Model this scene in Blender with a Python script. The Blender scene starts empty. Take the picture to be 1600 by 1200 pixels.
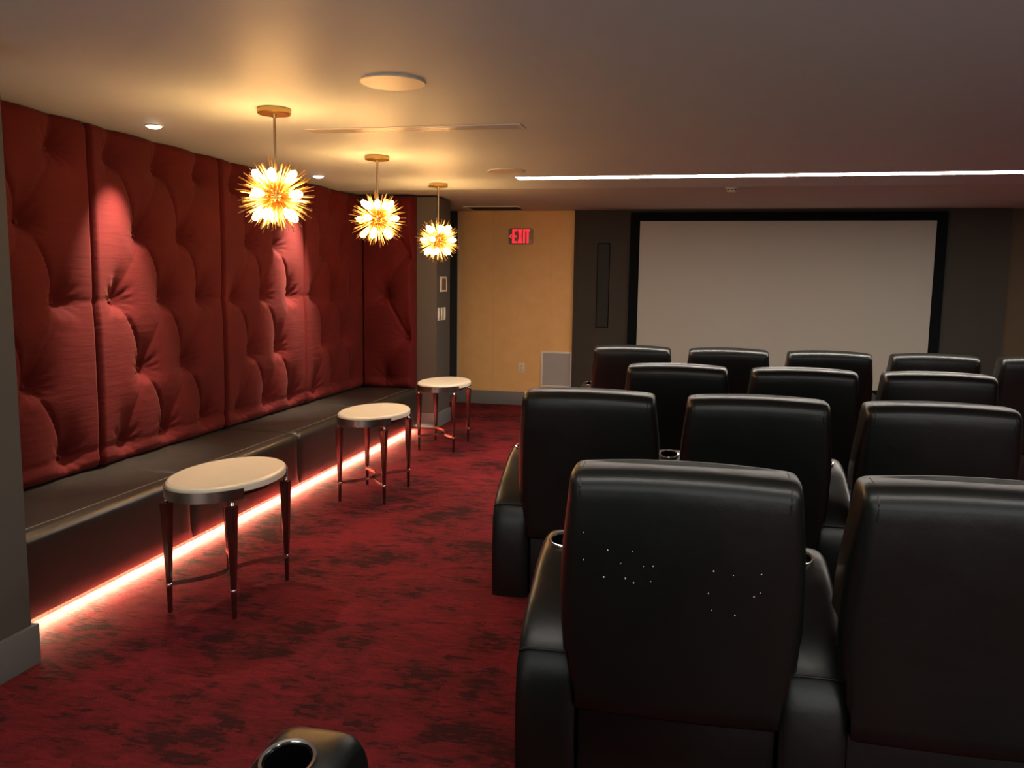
import bpy, bmesh, math, random
from mathutils import Vector, Matrix
import numpy as np
random.seed(7)
sc = bpy.context.scene
C = sc.collection
PI = math.pi

# ------------------------------------------------------------------ materials
def srgb(r, g, b):
    def f(c):
        c /= 255.0
        return c / 12.92 if c <= 0.04045 else ((c + 0.055) / 1.055) ** 2.4
    return (f(r), f(g), f(b), 1.0)

class Nodes:
    def __init__(s, name):
        s.m = bpy.data.materials.new(name); s.m.use_nodes = True
        s.t = s.m.node_tree; s.b = s.t.nodes['Principled BSDF']
    def n(s, typ, **kw):
        x = s.t.nodes.new(typ)
        for k, v in kw.items():
            if k in x.inputs: x.inputs[k].default_value = v
            else: setattr(x, k, v)
        return x
    def l(s, a, b): s.t.links.new(a, b)

def mat(name, col, rough=0.5, metal=0.0, noise=0.0, nscale=20.0, bump=0.0, bscale=200.0, spec=0.5, stretch=None, sheen=0.0, coat=0.0):
    """Principled material with procedural colour variation and bump in object space."""
    k = Nodes(name); b = k.b
    b.inputs['Base Color'].default_value = col
    b.inputs['Roughness'].default_value = rough
    b.inputs['Metallic'].default_value = metal
    b.inputs['Specular IOR Level'].default_value = spec
    if sheen:
        b.inputs['Sheen Weight'].default_value = sheen
        b.inputs['Sheen Roughness'].default_value = 0.5
    if coat:
        b.inputs['Coat Weight'].default_value = coat
        b.inputs['Coat Roughness'].default_value = 0.15
    tc = k.n('ShaderNodeTexCoord')
    src = tc.outputs['Object']
    if stretch:
        mp = k.n('ShaderNodeMapping'); mp.inputs['Scale'].default_value = stretch
        k.l(src, mp.inputs['Vector']); src = mp.outputs['Vector']
    if noise:
        nz = k.n('ShaderNodeTexNoise', Scale=nscale, Detail=5.0)
        k.l(src, nz.inputs['Vector'])
        mx = k.n('ShaderNodeMix', data_type='RGBA')
        mx.inputs[6].default_value = tuple(c * (1 - noise) for c in col[:3]) + (1,)
        mx.inputs[7].default_value = tuple(min(1, c * (1 + noise)) for c in col[:3]) + (1,)
        k.l(nz.outputs['Fac'], mx.inputs[0]); k.l(mx.outputs[2], b.inputs['Base Color'])
    if bump:
        n2 = k.n('ShaderNodeTexNoise', Scale=bscale, Detail=3.0)
        k.l(src, n2.inputs['Vector'])
        bp = k.n('ShaderNodeBump', Strength=bump, Distance=0.004)
        k.l(n2.outputs['Fac'], bp.inputs['Height']); k.l(bp.outputs['Normal'], b.inputs['Normal'])
    return k.m

def emit(name, col, strength):
    k = Nodes(name)
    k.b.inputs['Base Color'].default_value = (0.8, 0.8, 0.8, 1)
    k.b.inputs['Emission Color'].default_value = col
    k.b.inputs['Emission Strength'].default_value = strength
    return k.m

def carpet():
    k = Nodes('red_carpet'); b = k.b
    b.inputs['Roughness'].default_value = 0.95
    b.inputs['Specular IOR Level'].default_value = 0.1
    tc = k.n('ShaderNodeTexCoord')
    mp = k.n('ShaderNodeMapping'); mp.inputs['Scale'].default_value = (1.0, 0.8, 1.0)
    k.l(tc.outputs['Object'], mp.inputs['Vector'])
    # large worn patches
    n1 = k.n('ShaderNodeTexNoise', Scale=2.3, Detail=6.0, Roughness=0.62); k.l(mp.outputs[0], n1.inputs['Vector'])
    # blocky dashes of the weave
    v = k.n('ShaderNodeTexVoronoi', distance='CHEBYCHEV', Scale=13.0, Randomness=0.9); 
    mp2 = k.n('ShaderNodeMapping'); mp2.inputs['Scale'].default_value = (0.8, 1.5, 1.0)
    k.l(tc.outputs['Object'], mp2.inputs['Vector'])
    n0 = k.n('ShaderNodeTexNoise', Scale=9.0, Detail=2.0); k.l(tc.outputs['Object'], n0.inputs['Vector'])
    mv = k.n('ShaderNodeMix', data_type='RGBA'); mv.inputs[0].default_value = 0.06
    k.l(mp2.outputs[0], mv.inputs[6]); k.l(n0.outputs['Color'], mv.inputs[7]); k.l(mv.outputs[2], v.inputs['Vector'])
    sep = k.n('ShaderNodeSeparateColor'); k.l(v.outputs['Color'], sep.inputs[0])
    n3 = k.n('ShaderNodeTexNoise', Scale=34.0, Detail=4.0)
    mp3 = k.n('ShaderNodeMapping'); mp3.inputs['Scale'].default_value = (0.45, 1.8, 1.0)
    k.l(tc.outputs['Object'], mp3.inputs['Vector']); k.l(mp3.outputs[0], n3.inputs['Vector'])
    v2 = k.n('ShaderNodeTexVoronoi', distance='CHEBYCHEV', Scale=36.0, Randomness=1.0)
    mp4 = k.n('ShaderNodeMapping'); mp4.inputs['Scale'].default_value = (0.55, 1.5, 1.0)
    k.l(tc.outputs['Object'], mp4.inputs['Vector'])
    mv2 = k.n('ShaderNodeMix', data_type='RGBA'); mv2.inputs[0].default_value = 0.035
    k.l(mp4.outputs[0], mv2.inputs[6]); k.l(n0.outputs['Color'], mv2.inputs[7]); k.l(mv2.outputs[2], v2.inputs['Vector'])
    sep2 = k.n('ShaderNodeSeparateColor'); k.l(v2.outputs['Color'], sep2.inputs[0])
    a = k.n('ShaderNodeMath', operation='MULTIPLY_ADD'); a.inputs[1].default_value = 0.15
    k.l(sep.outputs[0], a.inputs[0]); k.l(n1.outputs['Fac'], a.inputs[2])
    a2 = k.n('ShaderNodeMath', operation='MULTIPLY_ADD'); a2.inputs[1].default_value = 0.13
    k.l(sep2.outputs[0], a2.inputs[0]); k.l(a.outputs[0], a2.inputs[2])
    c = k.n('ShaderNodeMath', operation='MULTIPLY_ADD'); c.inputs[1].default_value = 0.30
    k.l(n3.outputs['Fac'], c.inputs[0]); k.l(a2.outputs[0], c.inputs[2])
    r = k.n('ShaderNodeValToRGB')
    e = r.color_ramp.elements
    e[0].position = 0.66; e[0].color = (0.050, 0.0125, 0.0132, 1)
    e[1].position = 0.92; e[1].color = (0.208, 0.0195, 0.025, 1)
    m = e.new(0.75); m.color = (0.128, 0.0162, 0.0190, 1)
    k.l(c.outputs[0], r.inputs[0])
    # fine pile
    n4 = k.n('ShaderNodeTexNoise', Scale=160.0, Detail=2.0); k.l(tc.outputs['Object'], n4.inputs['Vector'])
    mx = k.n('ShaderNodeMix', data_type='RGBA', blend_type='MULTIPLY'); mx.inputs[0].default_value = 0.55
    rr = k.n('ShaderNodeMapRange'); rr.inputs[1].default_value = 0.3; rr.inputs[2].default_value = 0.7; rr.inputs[3].default_value = 0.55; rr.inputs[4].default_value = 1.25
    k.l(n4.outputs['Fac'], rr.inputs[0])
    k.l(r.outputs['Color'], mx.inputs[6]); k.l(rr.outputs[0], mx.inputs[7]); k.l(mx.outputs[2], b.inputs['Base Color'])
    ad = k.n('ShaderNodeMath', operation='MULTIPLY_ADD'); ad.inputs[1].default_value = 1.25
    k.l(n3.outputs['Fac'], ad.inputs[0]); k.l(n4.outputs['Fac'], ad.inputs[2])
    bp = k.n('ShaderNodeBump', Strength=0.7, Distance=0.006); k.l(ad.outputs[0], bp.inputs['Height']); k.l(bp.outputs['Normal'], b.inputs['Normal'])
    return k.m

def yellow_fabric():
    k = Nodes('ochre_wall_covering'); b = k.b
    b.inputs['Roughness'].default_value = 0.75
    tc = k.n('ShaderNodeTexCoord')
    n = k.n('ShaderNodeTexNoise', Scale=6.0, Detail=8.0, Roughness=0.7); k.l(tc.outputs['Object'], n.inputs['Vector'])
    mx = k.n('ShaderNodeMix', data_type='RGBA')
    mx.inputs[6].default_value = srgb(228, 172, 104); mx.inputs[7].default_value = srgb(246, 202, 138)
    k.l(n.outputs['Fac'], mx.inputs[0]); k.l(mx.outputs[2], b.inputs['Base Color'])
    n2 = k.n('ShaderNodeTexNoise', Scale=240.0); k.l(tc.outputs['Object'], n2.inputs['Vector'])
    bp = k.n('ShaderNodeBump', Strength=0.15, Distance=0.002); k.l(n2.outputs['Fac'], bp.inputs['Height']); k.l(bp.outputs['Normal'], b.inputs['Normal'])
    return k.m

def red_fabric():
    k = Nodes('red_linen'); b = k.b
    b.inputs['Roughness'].default_value = 0.85
    b.inputs['Specular IOR Level'].default_value = 0.2
    b.inputs['Sheen Weight'].default_value = 0.06
    b.inputs['Sheen Roughness'].default_value = 0.45
    b.inputs['Sheen Tint'].default_value = (1.0, 0.35, 0.3, 1)
    tc = k.n('ShaderNodeTexCoord')
    mp = k.n('ShaderNodeMapping'); mp.inputs['Scale'].default_value = (1.0, 1.0, 4.0)
    k.l(tc.outputs['Object'], mp.inputs['Vector'])
    n = k.n('ShaderNodeTexNoise', Scale=110.0, Detail=4.0); k.l(mp.outputs[0], n.inputs['Vector'])
    n1 = k.n('ShaderNodeTexNoise', Scale=3.0, Detail=3.0); k.l(tc.outputs['Object'], n1.inputs['Vector'])
    add = k.n('ShaderNodeMath', operation='ADD'); k.l(n.outputs['Fac'], add.inputs[0]); k.l(n1.outputs['Fac'], add.inputs[1])
    r = k.n('ShaderNodeValToRGB')
    e = r.color_ramp.elements
    e[0].position = 0.30; e[0].color = (0.062, 0.0046, 0.0048, 1)
    e[1].position = 0.75; e[1].color = (0.118, 0.0078, 0.0074, 1)
    hf = k.n('ShaderNodeMath', operation='MULTIPLY'); hf.inputs[1].default_value = 0.5
    k.l(add.outputs[0], hf.inputs[0]); k.l(hf.outputs[0], r.inputs[0]); k.l(r.outputs['Color'], b.inputs['Base Color'])
    bp = k.n('ShaderNodeBump', Strength=0.25, Distance=0.002); k.l(n.outputs['Fac'], bp.inputs['Height'])
    # slack horizontal puckers of the cloth
    mp2 = k.n('ShaderNodeMapping'); mp2.inputs['Scale'].default_value = (2.0, 2.0, 16.0)
    k.l(tc.outputs['Object'], mp2.inputs['Vector'])
    n2 = k.n('ShaderNodeTexNoise', Scale=2.2, Detail=3.0); k.l(mp2.outputs[0], n2.inputs['Vector'])
    bp2 = k.n('ShaderNodeBump', Strength=0.14, Distance=0.02); k.l(n2.outputs['Fac'], bp2.inputs['Height'])
    k.l(bp2.outputs['Normal'], bp.inputs['Normal']); k.l(bp.outputs['Normal'], b.inputs['Normal'])
    return k.m

def leather(name, col, rough):
    k = Nodes(name); b = k.b
    b.inputs['Base Color'].default_value = col
    b.inputs['Specular IOR Level'].default_value = 0.5
    tc = k.n('ShaderNodeTexCoord')
    v = k.n('ShaderNodeTexVoronoi', Scale=420.0); k.l(tc.outputs['Object'], v.inputs['Vector'])
    n = k.n('ShaderNodeTexNoise', Scale=7.0, Detail=4.0); k.l(tc.outputs['Object'], n.inputs['Vector'])
    mr = k.n('ShaderNodeMapRange'); mr.inputs[3].default_value = rough - 0.06; mr.inputs[4].default_value = rough + 0.06
    k.l(n.outputs['Fac'], mr.inputs[0]); k.l(mr.outputs[0], b.inputs['Roughness'])
    bp = k.n('ShaderNodeBump', Strength=0.12, Distance=0.001); k.l(v.outputs['Distance'], bp.inputs['Height'])
    bp2 = k.n('ShaderNodeBump', Strength=0.25, Distance=0.012); k.l(n.outputs['Fac'], bp2.inputs['Height'])
    k.l(bp.outputs['Normal'], bp2.inputs['Normal']); k.l(bp2.outputs['Normal'], b.inputs['Normal'])
    return k.m

M = {}
M['carpet'] = carpet()
M['ceiling'] = mat('ceiling_paint', srgb(214, 228, 233), rough=0.55, noise=0.03, nscale=1.5, bump=0.12, bscale=3.0, spec=0.4, stretch=(0.6, 2.2, 1.0))
M['ceiling_far'] = mat('ceiling_back_tone', srgb(208, 208, 206), rough=0.8, noise=0.03, nscale=2.0)  # slightly darker, more matte tone beyond the ceiling step
M['grey_wall'] = mat('grey_wall_paint', srgb(82, 78, 72), rough=0.7, noise=0.05, nscale=3.0, bump=0.05, bscale=90)
M['grey_base'] = mat('grey_baseboard_paint', srgb(110, 112, 112), rough=0.5, noise=0.03)
M['dark_wall'] = mat('dark_acoustic_fabric', srgb(66, 62, 56), rough=0.85, noise=0.12, nscale=4.0, bump=0.2, bscale=300, spec=0.2)
M['corridor'] = mat('dark_corridor_paint', srgb(52, 50, 46), rough=0.8, noise=0.05)
M['yellow'] = yellow_fabric()
M['brown'] = mat('ochre_fabric_shaded', srgb(92, 76, 60), rough=0.85, noise=0.12, nscale=4.0, bump=0.2, bscale=300, spec=0.2)  # ochre wall out of the lamps' reach, its shade put into the colour
M['pale_trim'] = mat('pale_edge_trim', srgb(214, 200, 170), rough=0.5, noise=0.03)
M['red'] = red_fabric()
M['leather'] = leather('black_leather', srgb(14, 18, 16), 0.36)
M['bench'] = leather('espresso_leather', srgb(46, 43, 39), 0.34)
M['piping'] = leather('espresso_piping', srgb(92, 80, 66), 0.4)
M['seam'] = leather('black_leather_seam', srgb(16, 16, 16), 0.5)
M['cup'] = mat('black_gloss_plastic', srgb(12, 12, 12), rough=0.25, noise=0.02)
M['chrome'] = mat('chrome', (0.75, 0.73, 0.70, 1), rough=0.14, metal=1.0, noise=0.03, nscale=8)
M['nickel'] = mat('brushed_nickel', (0.55, 0.50, 0.44, 1), rough=0.25, metal=1.0, noise=0.08, nscale=60, stretch=(1, 1, 6))
M['brass'] = mat('aged_brass', (0.72, 0.47, 0.17, 1), rough=0.32, metal=1.0, noise=0.1, nscale=30)
M['bronze'] = mat('bronze_rod', (0.36, 0.25, 0.14, 1), rough=0.35, metal=1.0, noise=0.1, nscale=30)
M['mahogany'] = mat('dark_mahogany', srgb(62, 22, 18), rough=0.22, noise=0.3, nscale=12, stretch=(3, 3, 0.5), coat=0.5)
M['stone'] = mat('cream_stone', srgb(236, 226, 205), rough=0.3, noise=0.05, nscale=9)
M['white'] = mat('white_plastic', srgb(226, 220, 208), rough=0.4, noise=0.02)
M['grille'] = mat('white_speaker_mesh', srgb(212, 206, 198), rough=0.6, noise=0.05, nscale=400)
M['darkgrille'] = mat('black_slot', srgb(15, 16, 16), rough=0.7, noise=0.1)
M['alu'] = mat('anodised_aluminium', (0.55, 0.50, 0.45, 1), rough=0.3, metal=1.0, noise=0.05, nscale=40)
M['slat'] = mat('satin_beige_metal', srgb(196, 186, 174), rough=0.3, noise=0.03, spec=0.6)
M['screen'] = mat('screen_canvas', srgb(178, 174, 163), rough=0.85, noise=0.015, nscale=2.0, spec=0.2)
M['velvet'] = mat('black_velvet_border', srgb(16, 20, 22), rough=0.95, noise=0.1, nscale=60, spec=0.1)
M['display'] = mat('dark_display_glass', srgb(88, 66, 50), rough=0.15, noise=0.05)
M['exit_plate'] = mat('smoked_acrylic', srgb(120, 96, 82), rough=0.25, noise=0.03)
M['grey_grille'] = mat('pale_grey_grille', srgb(176, 170, 166), rough=0.6, noise=0.06, nscale=300, stretch=(1, 1, 0.1))
M['fleck_mat'] = mat('pale_fleck', srgb(214, 216, 212), rough=0.6, noise=0.1)  # pale colour of the small marks on the nearest back
M['bulb'] = emit('lit_bulb', (1.0, 0.52, 0.17, 1), 80.0)
M['led'] = emit('white_led', (1.0, 0.91, 0.80, 1), 46.0)
M['led_dim'] = emit('white_led_dimmed', (1.0, 0.93, 0.84, 1), 15.0)
M['warmled'] = emit('warm_led', (1.0, 0.72, 0.42, 1), 800.0)
M['lens'] = emit('downlight_lens', (1.0, 0.88, 0.74, 1), 14.0)
M['exit'] = emit('exit_red', (1.0, 0.022, 0.045, 1), 1.0); M['exit'].node_tree.nodes['Principled BSDF'].inputs['Base Color'].default_value = (0.3, 0.01, 0.015, 1)

# ------------------------------------------------------------------ mesh helpers
def finish(bm, smooth=True, angle=35):
    bmesh.ops.recalc_face_normals(bm, faces=bm.faces)
    me = bpy.data.meshes.new('mesh'); bm.to_mesh(me); bm.free()
    if smooth:
        me.polygons.foreach_set('use_smooth', [True] * len(me.polygons))
        me.set_sharp_from_angle(angle=math.radians(angle))
    return me

def obj(name, bm, m, parent=None, smooth=True, angle=35):
    me = bm if isinstance(bm, bpy.types.Mesh) else finish(bm, smooth, angle)
    me.name = name
    if not me.materials: me.materials.append(m)
    o = bpy.data.objects.new(name, me); C.objects.link(o)
    if parent: o.parent = parent
    return o

def thing(name, label, cat, loc=(0, 0, 0), rz=0, group=None):
    o = bpy.data.objects.new(name, None); C.objects.link(o)
    o.location = loc; o.rotation_euler = (0, 0, rz); o.empty_display_size = 0.1
    o['label'] = label; o['category'] = cat
    if group: o['group'] = group
    return o

def tag(o, label, cat, group=None):
    o['label'] = label; o['category'] = cat
    if group: o['group'] = group
    return o

def struct(name, bm, m, label=None, parent=None):
    o = obj(name, bm, m, parent)
    if not parent:
        o['kind'] = 'structure'
        if label: o['label'] = label
        o['category'] = name.split('_')[0]
    return o

def dup(root, label, loc, group=None):
    r = root.copy(); C.objects.link(r); r.location = loc; r['label'] = label
    if group: r['group'] = group
    for ch in list(root.children):
        c = ch.copy(); C.objects.link(c); c.parent = r
        for g in ch.children:
            d = g.copy(); C.objects.link(d); d.parent = c
    return r

def add_box(bm, lo, hi, bevel=0.0, seg=2):
    t = bmesh.new()
    v = [t.verts.new((x, y, z)) for x in (lo[0], hi[0]) for y in (lo[1], hi[1]) for z in (lo[2], hi[2])]
    for f in ((0, 1, 3, 2), (4, 6, 7, 5), (0, 4, 5, 1), (2, 3, 7, 6), (0, 2, 6, 4), (1, 5, 7, 3)):
        t.faces.new([v[i] for i in f])
    bmesh.ops.recalc_face_normals(t, faces=t.faces)
    if bevel:
        bmesh.ops.bevel(t, geom=list(t.edges), offset=bevel, segments=seg, profile=0.6, affect='EDGES')
    merge(bm, t)
    return bm

def merge(bm, t, mtx=None):
    if mtx is not None: bmesh.ops.transform(t, matrix=mtx, verts=t.verts)
    mp = {}
    for v in t.verts: mp[v] = bm.verts.new(v.co)
    for f in t.faces:
        try: bm.faces.new([mp[v] for v in f.verts])
        except ValueError: pass
    t.free()

def box(lo, hi, bevel=0.0, seg=2): return add_box(bmesh.new(), lo, hi, bevel, seg)

def loft(bm, rings, closed=True, cap=True):
    R = [[bm.verts.new(p) for p in r] for r in rings]
    n = len(R[0])
    for a, b in zip(R, R[1:]):
        for i in range(n if closed else n - 1):
            j = (i + 1) % n
            bm.faces.new((a[i], a[j], b[j], b[i]))
    if cap:
        bm.faces.new(R[0][::-1]); bm.faces.new(R[-1])
    return bm

def lathe(bm, prof, seg=32, cx=0, cy=0, sx=1, sy=1, cap=True):
    rings = [[(cx + r * sx * math.cos(2 * PI * i / seg), cy + r * sy * math.sin(2 * PI * i / seg), z) for i in range(seg)] for r, z in prof]
    return loft(bm, rings, True, cap)

def tube(bm, pts, r, seg=8):
    pts = [Vector(p) for p in pts]; rings = []
    for i, p in enumerate(pts):
        d = (pts[min(i + 1, len(pts) - 1)] - pts[max(i - 1, 0)]).normalized()
        u = d.cross(Vector((0, 0, 1)));
        if u.length < 1e-3: u = d.cross(Vector((1, 0, 0)))
        u.normalize(); w = d.cross(u)
        rr = r[i] if isinstance(r, (list, tuple)) else r
        rings.append([tuple(p + u * rr * math.cos(2 * PI * k / seg) + w * rr * math.sin(2 * PI * k / seg)) for k in range(seg)])
    return loft(bm, rings)

def superring(a, b, p, n, cx=0, cy=0):
    """closed superellipse in the XY plane"""
    out = []
    for i in range(n):
        t = 2 * PI * (i + 0.5) / n
        c, s = math.cos(t), math.sin(t)
        k = (abs(c) ** p + abs(s) ** p) ** (-1.0 / p)
        out.append((cx + a * c * k, cy + b * s * k))
    return out

def prism(bm, poly, axis, lo, hi):
    """extrude a 2-D polygon: axis 'x' -> (y,z), 'y' -> (x,z), 'z' -> (x,y)"""
    def P(q, h): return {'x': (h, q[0], q[1]), 'y': (q[0], h, q[1]), 'z': (q[0], q[1], h)}[axis]
    return loft(bm, [[P(q, lo) for q in poly], [P(q, hi) for q in poly]])

# ------------------------------------------------------------------ measures of the room (metres)
H = 2.3485                 # ceiling
YB = 10.03                 # back wall
XW = -2.45                 # foreground left wall face
XP = -2.513                # far pillar side face
XR = 4.8                   # right wall
Y0 = -1.6                  # where the room opens behind

# floor / ceiling ----------------------------------------------------
struct('floor', box((-6.0, Y0, -0.06), (XR + 0.1, YB + 0.2, 0.0)), M['carpet'], 'red carpet with a worn maroon pattern')
struct('ceiling', box((-6.0, Y0, H), (XR + 0.1, 7.56, H + 0.15)), M['ceiling'], 'pale plaster ceiling')
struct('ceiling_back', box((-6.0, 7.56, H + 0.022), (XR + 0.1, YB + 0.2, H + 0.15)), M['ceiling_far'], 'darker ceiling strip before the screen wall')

# left side ----------------------------------------------------------
struct('wall_front_left', box((-2.75, Y0, 0), (XW, 2.645, H)), M['grey_wall'], 'grey wall end beside the bench')
b = box((XW, Y0, 0), (XW + 0.02, 2.665, 0.158), 0.004); add_box(b, (-2.74, 2.645, 0), (XW, 2.665, 0.158), 0.004)
struct('baseboard_front_left', b, M['grey_base'], 'grey baseboard on the left wall end')
struct('wall_left', box((-3.55, 2.2, 0), (-3.385, 8.66, H)), M['grey_wall'], 'wall behind the tufted panels')
struct('wall_pillar', box((-3.385, 8.175, 0), (XP, 8.66, H)), M['grey_wall'], 'grey pillar at the end of the bench')
b = box((-2.73, 8.157, 0), (XP + 0.018, 8.175, 0.15), 0.004); add_box(b, (XP, 8.157, 0), (XP + 0.018, 8.66, 0.15), 0.004)
struct('baseboard_pillar', b, M['grey_base'], 'grey baseboard round the pillar')
struct('wall_corridor_left', box((-6.0, 8.60, 0), (-3.385, 8.66, H)), M['corridor'], 'dark corridor wall')
struct('wall_corridor_end', box((-6.06, 8.60, 0), (-6.0, YB + 0.2, H + 0.02)), M['corridor'], 'dark end of the side corridor')

# back wall ----------------------------------------------------------
XY0, XY1 = -2.80, -1.35            # ochre field
XS1 = 3.36                         # right end of the dark wall
struct('wall_back_left', box((-6.0, YB, 0), (XY0, YB + 0.2, H + 0.02)), M['corridor'], 'dark wall strip left of the ochre wall')
b = box((XY0, YB, 0), (-2.360, YB + 0.2, H + 0.02)); add_box(b, (-2.350, YB, 0), (-1.640, YB + 0.2, H + 0.02)); add_box(b, (-1.630, YB, 0), (XY1, YB + 0.2, H + 0.02))
add_box(b, (XY0, YB + 0.006, 0), (XY1, YB + 0.19, H + 0.015))
struct('wall_back', b, M['yellow'], 'ochre fabric covered back wall with two seams')
struct('trim_1', box((XY0 - 0.012, YB - 0.012, 0.17), (XY0 + 0.006, YB, H + 0.02)), M['pale_trim'], 'pale edge strip of the ochre wall')
struct('wall_screen', box((XY1, YB - 0.05, 0), (XS1, YB + 0.2, H + 0.02)), M['dark_wall'], 'dark fabric wall round the projection screen')
struct('trim_2', box((XY1 - 0.01, YB - 0.056, 0), (XY1 + 0.03, YB, H + 0.02), 0.003), M['dark_wall'], 'dark vertical edge trim')
struct('wall_back_right', box((XS1, YB, 0), (XR, YB + 0.2, H + 0.02)), M['brown'], 'ochre wall right of the screen, its shade coloured in brown')
struct('wall_right', box((XR, Y0, 0), (XR + 0.1, YB + 0.2, H + 0.02)), M['dark_wall'], 'right wall')
struct('baseboard_back', box((-6.0, YB - 0.018, 0), (XY1 - 0.01, YB, 0.165), 0.004), M['grey_base'], 'grey baseboard under the ochre wall')
struct('baseboard_back_right', box((XS1, YB - 0.018, 0), (XR, YB, 0.165), 0.004), M['grey_base'], 'grey baseboard under the right ochre wall')

# ------------------------------------------------------------------ tufted red panels
SEAMS = [2.70, 4.11, 5.43, 6.725, 8.075]
ZB, ZT = 0.422, H - 0.004
ROWS = [2.17, 1.765, 1.36, 0.94, 0.525]

def seg_dist(U, Z, a, b):
    ax, az = a; dx, dz = b[0] - ax, b[1] - az
    t = np.clip(((U - ax) * dx + (Z - az) * dz) / (dx * dx + dz * dz), 0, 1)
    return np.hypot(U - ax - t * dx, Z - az - t * dz), t

def tuft_height(U, Z, W, pitchw, seed, edge_l=1.0, edge_r=1.0):
    """relief of deep-buttoned upholstery, 0 = back, about 0.12 = crown"""
    rng = np.random.RandomState(seed)
    p = pitchw / 3.0
    odd = [p * (i + 0.5) for i in range(-1, 5)]
    even = [p * (i + 1) for i in range(-1, 4)]
    inside = lambda u: 0.05 < u < pitchw - 0.05
    rows = []
    for k, z in enumerate(ROWS):
        us = odd if k % 2 == 0 else even
        rows.append([(u + rng.uniform(-.012, .012), z + rng.uniform(-.01, .01)) for u in us if inside(u)])
    big = np.full(U.shape, 9.0)
    dl = big.copy(); ds = big.copy()
    for k in range(len(rows) - 1):
        for a in rows[k]:
            for c in rows[k + 1]:
                if abs(a[0] - c[0]) < p * 0.75:
                    # bowed fold: the fabric hangs in a curve between buttons
                    mid = ((a[0] + c[0]) / 2 + 0.035 * (1 if c[0] > a[0] else -1), (a[1] + c[1]) / 2 + 0.03)
                    pts = [((1 - t) ** 2 * a[0] + 2 * t * (1 - t) * mid[0] + t * t * c[0], (1 - t) ** 2 * a[1] + 2 * t * (1 - t) * mid[1] + t * t * c[1]) for t in np.linspace(0, 1, 7)]
                    for q, r in zip(pts, pts[1:]):
                        d, _ = seg_dist(U, Z, q, r)
                        if c[0] > a[0]: dl = np.minimum(dl, d)
                        else: ds = np.minimum(ds, d)
    for k in (2, 4):
        if rows[k]:
            dl2, _ = seg_dist(U, Z, rows[k][0], (-0.05, ROWS[k] + 0.01)); ds = np.minimum(ds, dl2)
            dl2, _ = seg_dist(U, Z, rows[k][-1], (pitchw + 0.05, ROWS[k] + 0.01)); ds = np.minimum(ds, dl2)
    for a in rows[0]:
        d, _ = seg_dist(U, Z, a, (a[0] + 0.01, ZT + 0.1)); ds = np.minimum(ds, d)
    for a in rows[4]:
        d, _ = seg_dist(U, Z, a, (a[0], ZB - 0.1)); ds = np.minimum(ds, d + 0.012)
    for q, r in zip(rows[4], rows[4][1:]):
        d, _ = seg_dist(U, Z, q, r); ds = np.minimum(ds, d + 0.004)
    db = big.copy(); th = np.zeros(U.shape); lobe = np.zeros(U.shape)
    for r in rows:
        for u, z in r:
            dz = Z - z
            d = np.hypot(U - u, np.where(dz > 0, dz * 0.58, dz * 1.2))
            lobe = lobe + 0.016 * np.exp(-((U - u) / 0.075) ** 2 - ((dz + 0.085) / 0.045) ** 2)
            m = d < db; db = np.where(m, d, db); th = np.where(m, np.arctan2(Z - z, U - u), th)
    h = 0.104 - 0.019 * np.exp(-(dl / 0.055)) - 0.017 * np.exp(-(dl / 0.009) ** 1.5) - 0.008 * np.exp(-(ds / 0.055)) - 0.003 * np.exp(-(ds / 0.014) ** 2)
    h -= 0.090 * np.exp(-(db / 0.078) ** 1.25)
    h += lobe
    # gathers fanning out of each button
    h += 0.0050 * np.cos(10 * th + 3 * np.sin(th * 2)) * np.exp(-((db - 0.07) / 0.045) ** 2)
    e = np.minimum(U / edge_l if edge_l else 9 + U * 0, (W - U) / edge_r if edge_r else 9 + U * 0)
    h -= 0.075 * np.clip(1 - e / 0.034, 0, 1) ** 2.4
    et = np.minimum(ZT - Z, 9)
    h -= 0.030 * np.clip(1 - et / 0.05, 0, 1) ** 2
    eb = Z - ZB
    h -= 0.030 * np.clip(1 - eb / 0.05, 0, 1) ** 2
    return np.maximum(h, 0.004), rows

def panel_mesh(W, pitchw, seed, place, back, edge_l=1.0, edge_r=1.0):
    nu = int(W / 0.0105); nz = int((ZT - ZB) / 0.0125)
    u = np.linspace(0, W, nu + 1); z = np.linspace(ZB, ZT, nz + 1)
    U, Z = np.meshgrid(u, z)
    Hh, rows = tuft_height(U, Z, W, pitchw, seed, edge_l, edge_r)
    verts = [place(U[j, i], Z[j, i], Hh[j, i]) for j in range(nz + 1) for i in range(nu + 1)]
    faces = []
    I = lambda j, i: j * (nu + 1) + i
    for j in range(nz):
        for i in range(nu): faces.append((I(j, i), I(j, i + 1), I(j + 1, i + 1), I(j + 1, i)))
    rim = [I(0, i) for i in range(nu + 1)] + [I(j, nu) for j in range(1, nz + 1)] + [I(nz, i) for i in range(nu - 1, -1, -1)] + [I(j, 0) for j in range(nz - 1, 0, -1)]
    base = len(verts)
    for r in rim:
        j, i = divmod(r, nu + 1); verts.append(place(U[j, i], Z[j, i], back))
    n = len(rim)
    for k in range(n): faces.append((rim[k], base + k, base + (k + 1) % n, rim[(k + 1) % n]))
    faces.append(tuple(base + k for k in range(n)))
    me = bpy.data.meshes.new('panel'); me.from_pydata(verts, [], faces)
    bm = bmesh.new(); bm.from_mesh(me); bpy.data.meshes.remove(me)
    return bm, rows

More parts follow.
